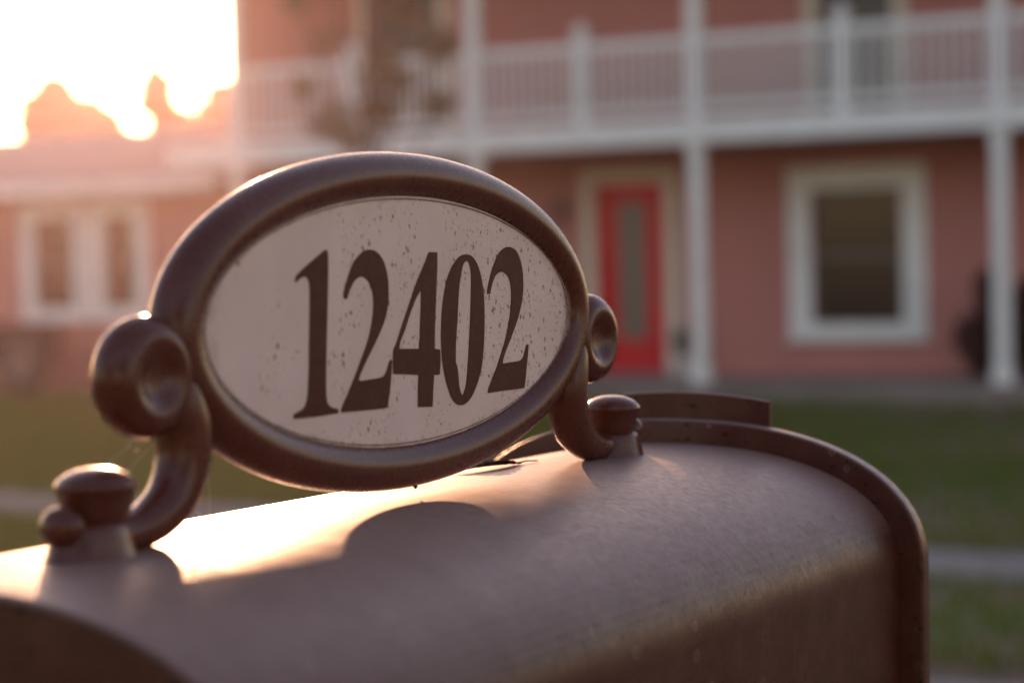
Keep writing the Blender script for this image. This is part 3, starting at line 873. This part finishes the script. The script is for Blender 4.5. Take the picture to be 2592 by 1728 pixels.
DIG = [('1',[[(-59.5,104.7),(-58.7,103.5),(-58.8,95.3),(-59.6,82.9),(-60.4,71.4),(-61.1,61.8),(-61.6,52.2),(-61.6,46.9),(-61.0,44.0),(-59.0,42.3),(-55.7,41.4),(-53.7,41.0),(-53.7,39.3),(-69.3,39.0),(-83.2,39.2),(-83.1,41.0),(-78.8,42.1),(-76.4,43.1),(-74.9,44.9),(-73.8,48.2),(-72.7,57.6),(-72.2,67.1),(-71.6,76.6),(-71.2,86.0),(-71.2,90.8),(-72.0,93.2),(-73.5,94.1),(-75.5,94.1),(-77.9,93.3),(-79.9,92.1),(-80.7,92.8),(-79.8,94.5),(-75.4,97.2),(-68.9,100.5),(-63.2,103.3),(-60.7,104.5)]]),('2',[[(-47.3,84.7),(-48.3,85.5),(-48.3,86.9),(-47.1,89.8),(-44.4,94.7),(-41.8,98.5),(-39.1,100.9),(-36.1,102.9),(-32.6,104.3),(-29.6,104.6),(-26.1,104.2),(-22.6,102.6),(-19.6,99.8),(-17.7,96.3),(-16.5,92.2),(-16.2,88.2),(-16.5,83.2),(-17.6,79.2),(-19.5,75.3),(-22.7,70.9),(-27.3,65.6),(-31.8,60.8),(-35.4,56.8),(-37.9,53.7),(-39.0,51.9),(-37.7,51.3),(-31.2,51.5),(-24.2,51.7),(-21.1,52.2),(-19.3,53.4),(-17.9,55.6),(-16.4,58.0),(-15.5,58.9),(-14.6,58.2),(-15.0,54.4),(-16.1,47.9),(-17.4,43.0),(-18.2,40.3),(-19.0,39.0),(-27.2,38.9),(-40.2,39.2),(-51.2,39.4),(-51.6,40.2),(-50.3,42.3),(-46.8,46.4),(-42.8,51.6),(-39.7,55.8),(-36.1,61.0),(-32.5,66.3),(-30.2,70.7),(-28.6,75.1),(-27.5,79.5),(-27.3,84.0),(-27.9,87.5),(-29.3,90.0),(-31.3,92.0),(-33.8,93.3),(-36.4,93.6),(-38.5,93.1),(-40.7,91.9),(-43.1,89.7),(-44.7,87.3),(-46.0,84.9)]]),('4',[[(15.9,103.4),(21.7,103.2),(21.5,97.4),(20.5,87.4),(19.5,77.4),(18.8,69.9),(18.3,61.9),(22.6,61.3),(22.9,56.7),(22.1,50.5),(17.5,50.5),(16.6,43.6),(15.9,37.0),(4.6,37.7),(4.9,44.3),(5.5,51.3),(-13.7,52.8),(-13.7,58.6),(-13.2,62.7),(-11.1,65.3),(-7.9,70.5),(-4.2,76.2),(-0.5,81.9),(4.2,89.2),(8.8,95.0),(12.6,99.9),(14.5,102.6)],[(8.6,87.6),(8.2,80.2),(7.2,70.4),(6.5,62.4),(-9.0,63.1),(-8.0,66.1),(-4.4,70.8),(0.3,78.5),(4.9,84.3)]]),('0',[[(46.0,102.2),(49.9,101.4),(53.2,99.1),(56.1,95.4),(58.4,89.7),(59.7,83.5),(60.0,76.2),(59.7,68.4),(58.8,60.6),(57.3,53.4),(54.6,47.4),(51.5,42.9),(48.0,39.3),(43.5,36.7),(38.7,36.1),(34.9,37.2),(31.6,39.6),(28.9,43.8),(26.7,48.5),(25.0,54.1),(24.0,60.7),(23.8,67.2),(24.4,74.8),(25.7,81.7),(28.0,88.7),(30.4,93.2),(33.9,97.2),(37.8,100.2),(41.6,101.8)],[(45.6,99.5),(47.3,98.9),(48.7,96.5),(49.3,92.9),(49.1,86.8),(48.5,79.1),(47.7,71.4),(46.8,63.8),(45.7,55.6),(44.3,47.5),(42.7,42.9),(40.7,40.2),(39.3,41.1),(37.8,44.3),(37.2,48.9),(36.3,53.5),(35.2,55.1),(35.4,61.7),(36.3,68.3),(37.3,75.3),(38.2,82.4),(39.1,88.0),(40.4,92.6),(42.0,96.6),(43.7,98.7)]]),('2',[[(65.2,84.4),(62.9,84.3),(62.7,85.5),(64.3,89.6),(67.0,94.8),(70.2,99.2),(73.8,102.8),(78.0,104.8),(81.6,105.4),(85.8,104.8),(89.4,103.0),(92.4,99.2),(94.1,94.9),(94.7,90.1),(94.5,85.3),(93.2,80.0),(90.7,74.7),(87.3,69.5),(82.5,63.3),(78.2,58.2),(75.8,54.6),(75.1,52.5),(82.1,52.7),(89.5,52.9),(92.7,53.7),(94.3,55.3),(96.0,58.4),(96.9,60.1),(98.7,60.1),(98.1,55.6),(96.8,50.3),(95.6,44.5),(94.4,40.2),(86.0,40.1),(73.5,40.1),(61.9,39.9),(62.4,41.7),(65.5,45.7),(69.7,50.7),(73.5,56.3),(77.2,61.9),(80.0,67.6),(82.2,73.4),(83.6,79.2),(83.9,84.5),(83.4,88.2),(81.7,91.4),(78.7,93.4),(75.6,94.1),(72.6,93.6),(70.0,92.4),(67.7,89.8),(65.8,86.4)]])]
from mathutils.geometry import tessellate_polygon
def smooth_poly(L):
    """insert rounded points where the outline turns gently, keep real corners"""
    n = len(L); out = []
    for i in range(n):
        p0, p1, p2, p3 = (Vector(L[(i + j) % n]) for j in (-1, 0, 1, 2))
        out.append(p1)
        def turn(a_, b_, c_):
            u, v = b_ - a_, c_ - b_
            return u.angle(v) if u.length > 1e-6 and v.length > 1e-6 else 9
        if turn(p0, p1, p2) < .62 and turn(p1, p2, p3) < .62 and (p2 - p1).length < 14:
            for t_ in (.33, .67):
                out.append(.5 * (2 * p1 + (p2 - p0) * t_ + (2 * p0 - 5 * p1 + 4 * p2 - p3) * t_ * t_ + (-p0 + 3 * p1 - 3 * p2 + p3) * t_ ** 3))
    return out
def glyph(loops, y0, y1, parent):
    loops = [smooth_poly(l) for l in loops]
    L3 = [[Vector((p.x / 1000, p.y / 1000, 0)) for p in l] for l in loops]
    tri = tessellate_polygon(L3)
    flat_ = [p for l in L3 for p in l]
    bm = bmesh.new()
    f0 = [bm.verts.new((p.x, y0, p.y)) for p in flat_]; f1 = [bm.verts.new((p.x, y1, p.y)) for p in flat_]
    for t_ in tri:
        try:
            bm.faces.new([f0[i] for i in t_]); bm.faces.new([f1[i] for i in reversed(t_)])
        except ValueError: pass
    k0 = 0
    for l in L3:
        n = len(l)
        for k in range(n):
            a_, b_ = k0 + k, k0 + (k + 1) % n
            bm.faces.new((f0[a_], f0[b_], f1[b_], f1[a_]))
        k0 += n
    return obj('digit', bm, M['digit'], parent)
for ch, loops in DIG:
    glyph(loops, -.00535, -.00502, pn)

# scroll brackets, each with its clamp
def bracket(sx):
    br = empty('bracket'); br.parent = sg
    ctl = [(197, 7.5, 5.0), (186, 6.4, 6.4), (174, 6.0, 7.0), (161, 9.2, 8.5), (150, 16.5, 9.5), (144.5, 27, 10.2), (143.5, 38, 10.6), (145.5, 48, 10.2), (148.5, 57, 8.6), (152, 64, 5.5)]
    P = spline(ctl, 6)
    bm = tube(bmesh.new(), [(sx * x / 1000, 0, z / 1000) for x, z, r in P], [r / 1000 for x, z, r in P], 24)
    obj('scroll', bm, M['sign'], br, True)
    # rounded head of the scroll with a shallow eye on each face
    half = [(0, 5.4), (3, 5.5), (5.6, 5.9), (8.2, 7.0), (10.6, 8.4), (13, 9.3), (15.2, 9.4), (17.8, 8.5), (20.2, 6.5), (22.0, 3.8), (22.8, 0)]
    half = spline(half, 3)
    prof = [(max(r, 0) / 1000, -z / 1000) for r, z in half] + [(max(r, 0) / 1000, z / 1000) for r, z in half[-2::-1]]
    we = obj('scroll_head', lathe(bmesh.new(), prof, 48), M['sign'], br, True)
    we.rotation_euler = (pi / 2, 0, 0); we.location = (sx * .1650, 0, .0600); we.scale = (.975, .975, 1)
    # clamp base: wedge block straddling the ridge, round boss at its end
    bm = bmesh.new()
    lathe(bm, [(0, -.002), (.0192, -.002), (.0190, -.0005), (.0180, .0010), (.0168, .0050), (.0156, .0090), (.0146, .0108), (.0130, .0118), (0, .0119)], 40)
    for v in bm.verts: v.co = Vector((sx * .1935 + v.co.x, v.co.y * .72, v.co.z))
    obj('clamp_base', bm, M['sign'], br, True, 40)
    bm = bmesh.new()
    bmesh.ops.create_uvsphere(bm, u_segments=28, v_segments=16, radius=.0072)
    for v in bm.verts: v.co = Vector((sx * .2075 + v.co.x, v.co.y * 1.15, .0118 + v.co.z))
    obj('boss', bm, M['sign'], br, True)
    cx_ = sx * .1905
    kb = lathe(bmesh.new(), [(0, .0105), (.0098, .0105), (.0106, .0118), (.0122, .0165), (.0134, .0225), (.0141, .0232), (.0143, .0240), (.0141, .0250), (.0128, .0266), (.0105, .0283), (.0070, .0298), (.0035, .0304), (0, .0306)], 48, cx_, 0)
    obj('knob', kb, M['sign'], br, True, 48)
for sx in (-1, 1): bracket(sx)

# ---------------------------------------------------------------- small natural things on the box
MBM = Matrix.Translation(MB_LOC) @ Euler(MB_ROT).to_matrix().to_4x4()
# curled dry leaf with a ragged edge lying behind the ridge
lf = empty('dry_leaf', MBM @ Vector((.138, .024, -.0006)), (MB_ROT[0], MB_ROT[1], MB_ROT[2] + rad(172)), 'small curled dry brown leaf lying on the mailbox behind the right bracket', 'leaf')
lf.scale = (.8, .8, .8)
bm = bmesh.new(); rnd = random.Random(4)
n, g = 22, []
for i in range(n + 1):
    u = i / n; wd = .0085 * sin(pi * min(1, u * 1.02 + .03)) ** .7 + .0004
    row = []
    for j in range(-4, 5):
        q = j / 4
        edge = (1 + (.38 * ((i * 5) % 3 - 1) * .5 + rnd.uniform(-.1, .1)) * (abs(q) > .9))
        row.append(bm.verts.new((u * .062, q * wd * edge, .0006 + .0012 * sin(pi * u) + .0030 * abs(q) ** 1.6 * sin(pi * u) + .0004 * sin(i * 2.1 + j) + .0012 * u * u)))
    g.append(row)
for i in range(n):
    for j in range(8): bm.faces.new((g[i][j], g[i + 1][j], g[i + 1][j + 1], g[i][j + 1]))
bl = obj('blade', bm, M['dryleaf'], lf, True)
sm = bl.modifiers.new('thick', 'SOLIDIFY'); sm.thickness = .0003
obj('stalk', tube(bmesh.new(), [(-.016, .002, .001), (-.008, 0, .0016), (0, 0, .0012), (.03, 0, .0022), (.058, 0, .0024)], [.0004, .0005, .0006, .0004, .0002], 8), M['dryleaf'], lf, True)
# seed hanging on a thread under the frame
se = empty('hanging_seed', MBM @ Vector((.0065, -.002, .0035)), (0, 0, .4), 'tiny dark seed caught on a thread under the sign', 'seed')
bm = bmesh.new(); bmesh.ops.create_icosphere(bm, subdivisions=2, radius=.0011)
for v in bm.verts: v.co *= 1 + .25 * sin(v.co.x * 5000) * cos(v.co.z * 4000)
obj('husk', bm, M['dryleaf'], se)
obj('thread', tube(bmesh.new(), [(0, 0, .0008), (.001, .0003, .003), (.003, .001, .0052), (.0052, .0012, .0066)], .00012, 6), M['dryleaf'], se)
# spider silk strands with specks of dew and dust
def silk(label, strands, drops):
    t_ = empty('spider_silk', MBM @ Vector(strands[0][0]), MB_ROT, label, 'spider web', None)
    o0 = Vector(strands[0][0])
    for P in strands:
        obj('strand', tube(bmesh.new(), [tuple(Vector(p) - o0) for p in P], .00006, 5), M['silk'], t_)
    for p, r_ in drops:
        bm = bmesh.new(); bmesh.ops.create_icosphere(bm, subdivisions=2, radius=r_)
        d_ = obj('droplet', bm, M['silk'], t_, True); d_.location = Vector(p) - o0
silk('fine spider strands strung between the left knob and the left scroll',
     [[(-.188, 0, .030), (-.170, .002, .036), (-.160, .004, .043)], [(-.178, 0, .024), (-.165, .004, .030), (-.150, .006, .037)], [(-.146, 0, .016), (-.136, .006, .012), (-.118, .01, .003)], [(-.131, .002, .034), (-.122, .006, .022), (-.117, .01, .005)]],
     [((-.1665, .003, .0385), .0005), ((-.1655, .003, .0340), .0006), ((-.171, .002, .036), .0004), ((-.1275, .004, .0345), .0004), ((-.127, .004, .031), .0004), ((-.1295, .004, .029), .0003), ((-.134, .006, .0125), .0004), ((-.129, .008, .0085), .0004), ((-.124, .009, .006), .0003)])
silk('single spider strand running from the sign frame down to the dry leaf', [[(.118, 0, .031), (.105, .006, .021), (.088, .014, .008)]], [((.1175, -.001, .0305), .0006)])
silk('taut spider strand between the frame and the top of the right scroll', [[(.1585, 0, .0915), (.163, 0, .0865), (.1685, 0, .0835)]], [])

# ---------------------------------------------------------------- haze volume added over the whole yard in place of lens veil
hz = B(-260, 260, -40, 300, -1, 30)
hm = bpy.data.materials.new('veil_haze')
hm.use_nodes = True
ht = hm.node_tree
for n in list(ht.nodes):
    if n.type != 'OUTPUT_MATERIAL': ht.nodes.remove(n)
pv = ht.nodes.new('ShaderNodeVolumePrincipled')
pv.inputs['Color'].default_value = (.98, .80, .86, 1)
pv.inputs['Density'].default_value = .00080
pv.inputs['Anisotropy'].default_value = .79
ht.links.new(pv.outputs[0], ht.nodes['Material Output'].inputs['Volume'])
tag(obj('haze', hz, hm), 'warm haze added over the yard to imitate lens veil round the sun', 'haze', kind='stuff')
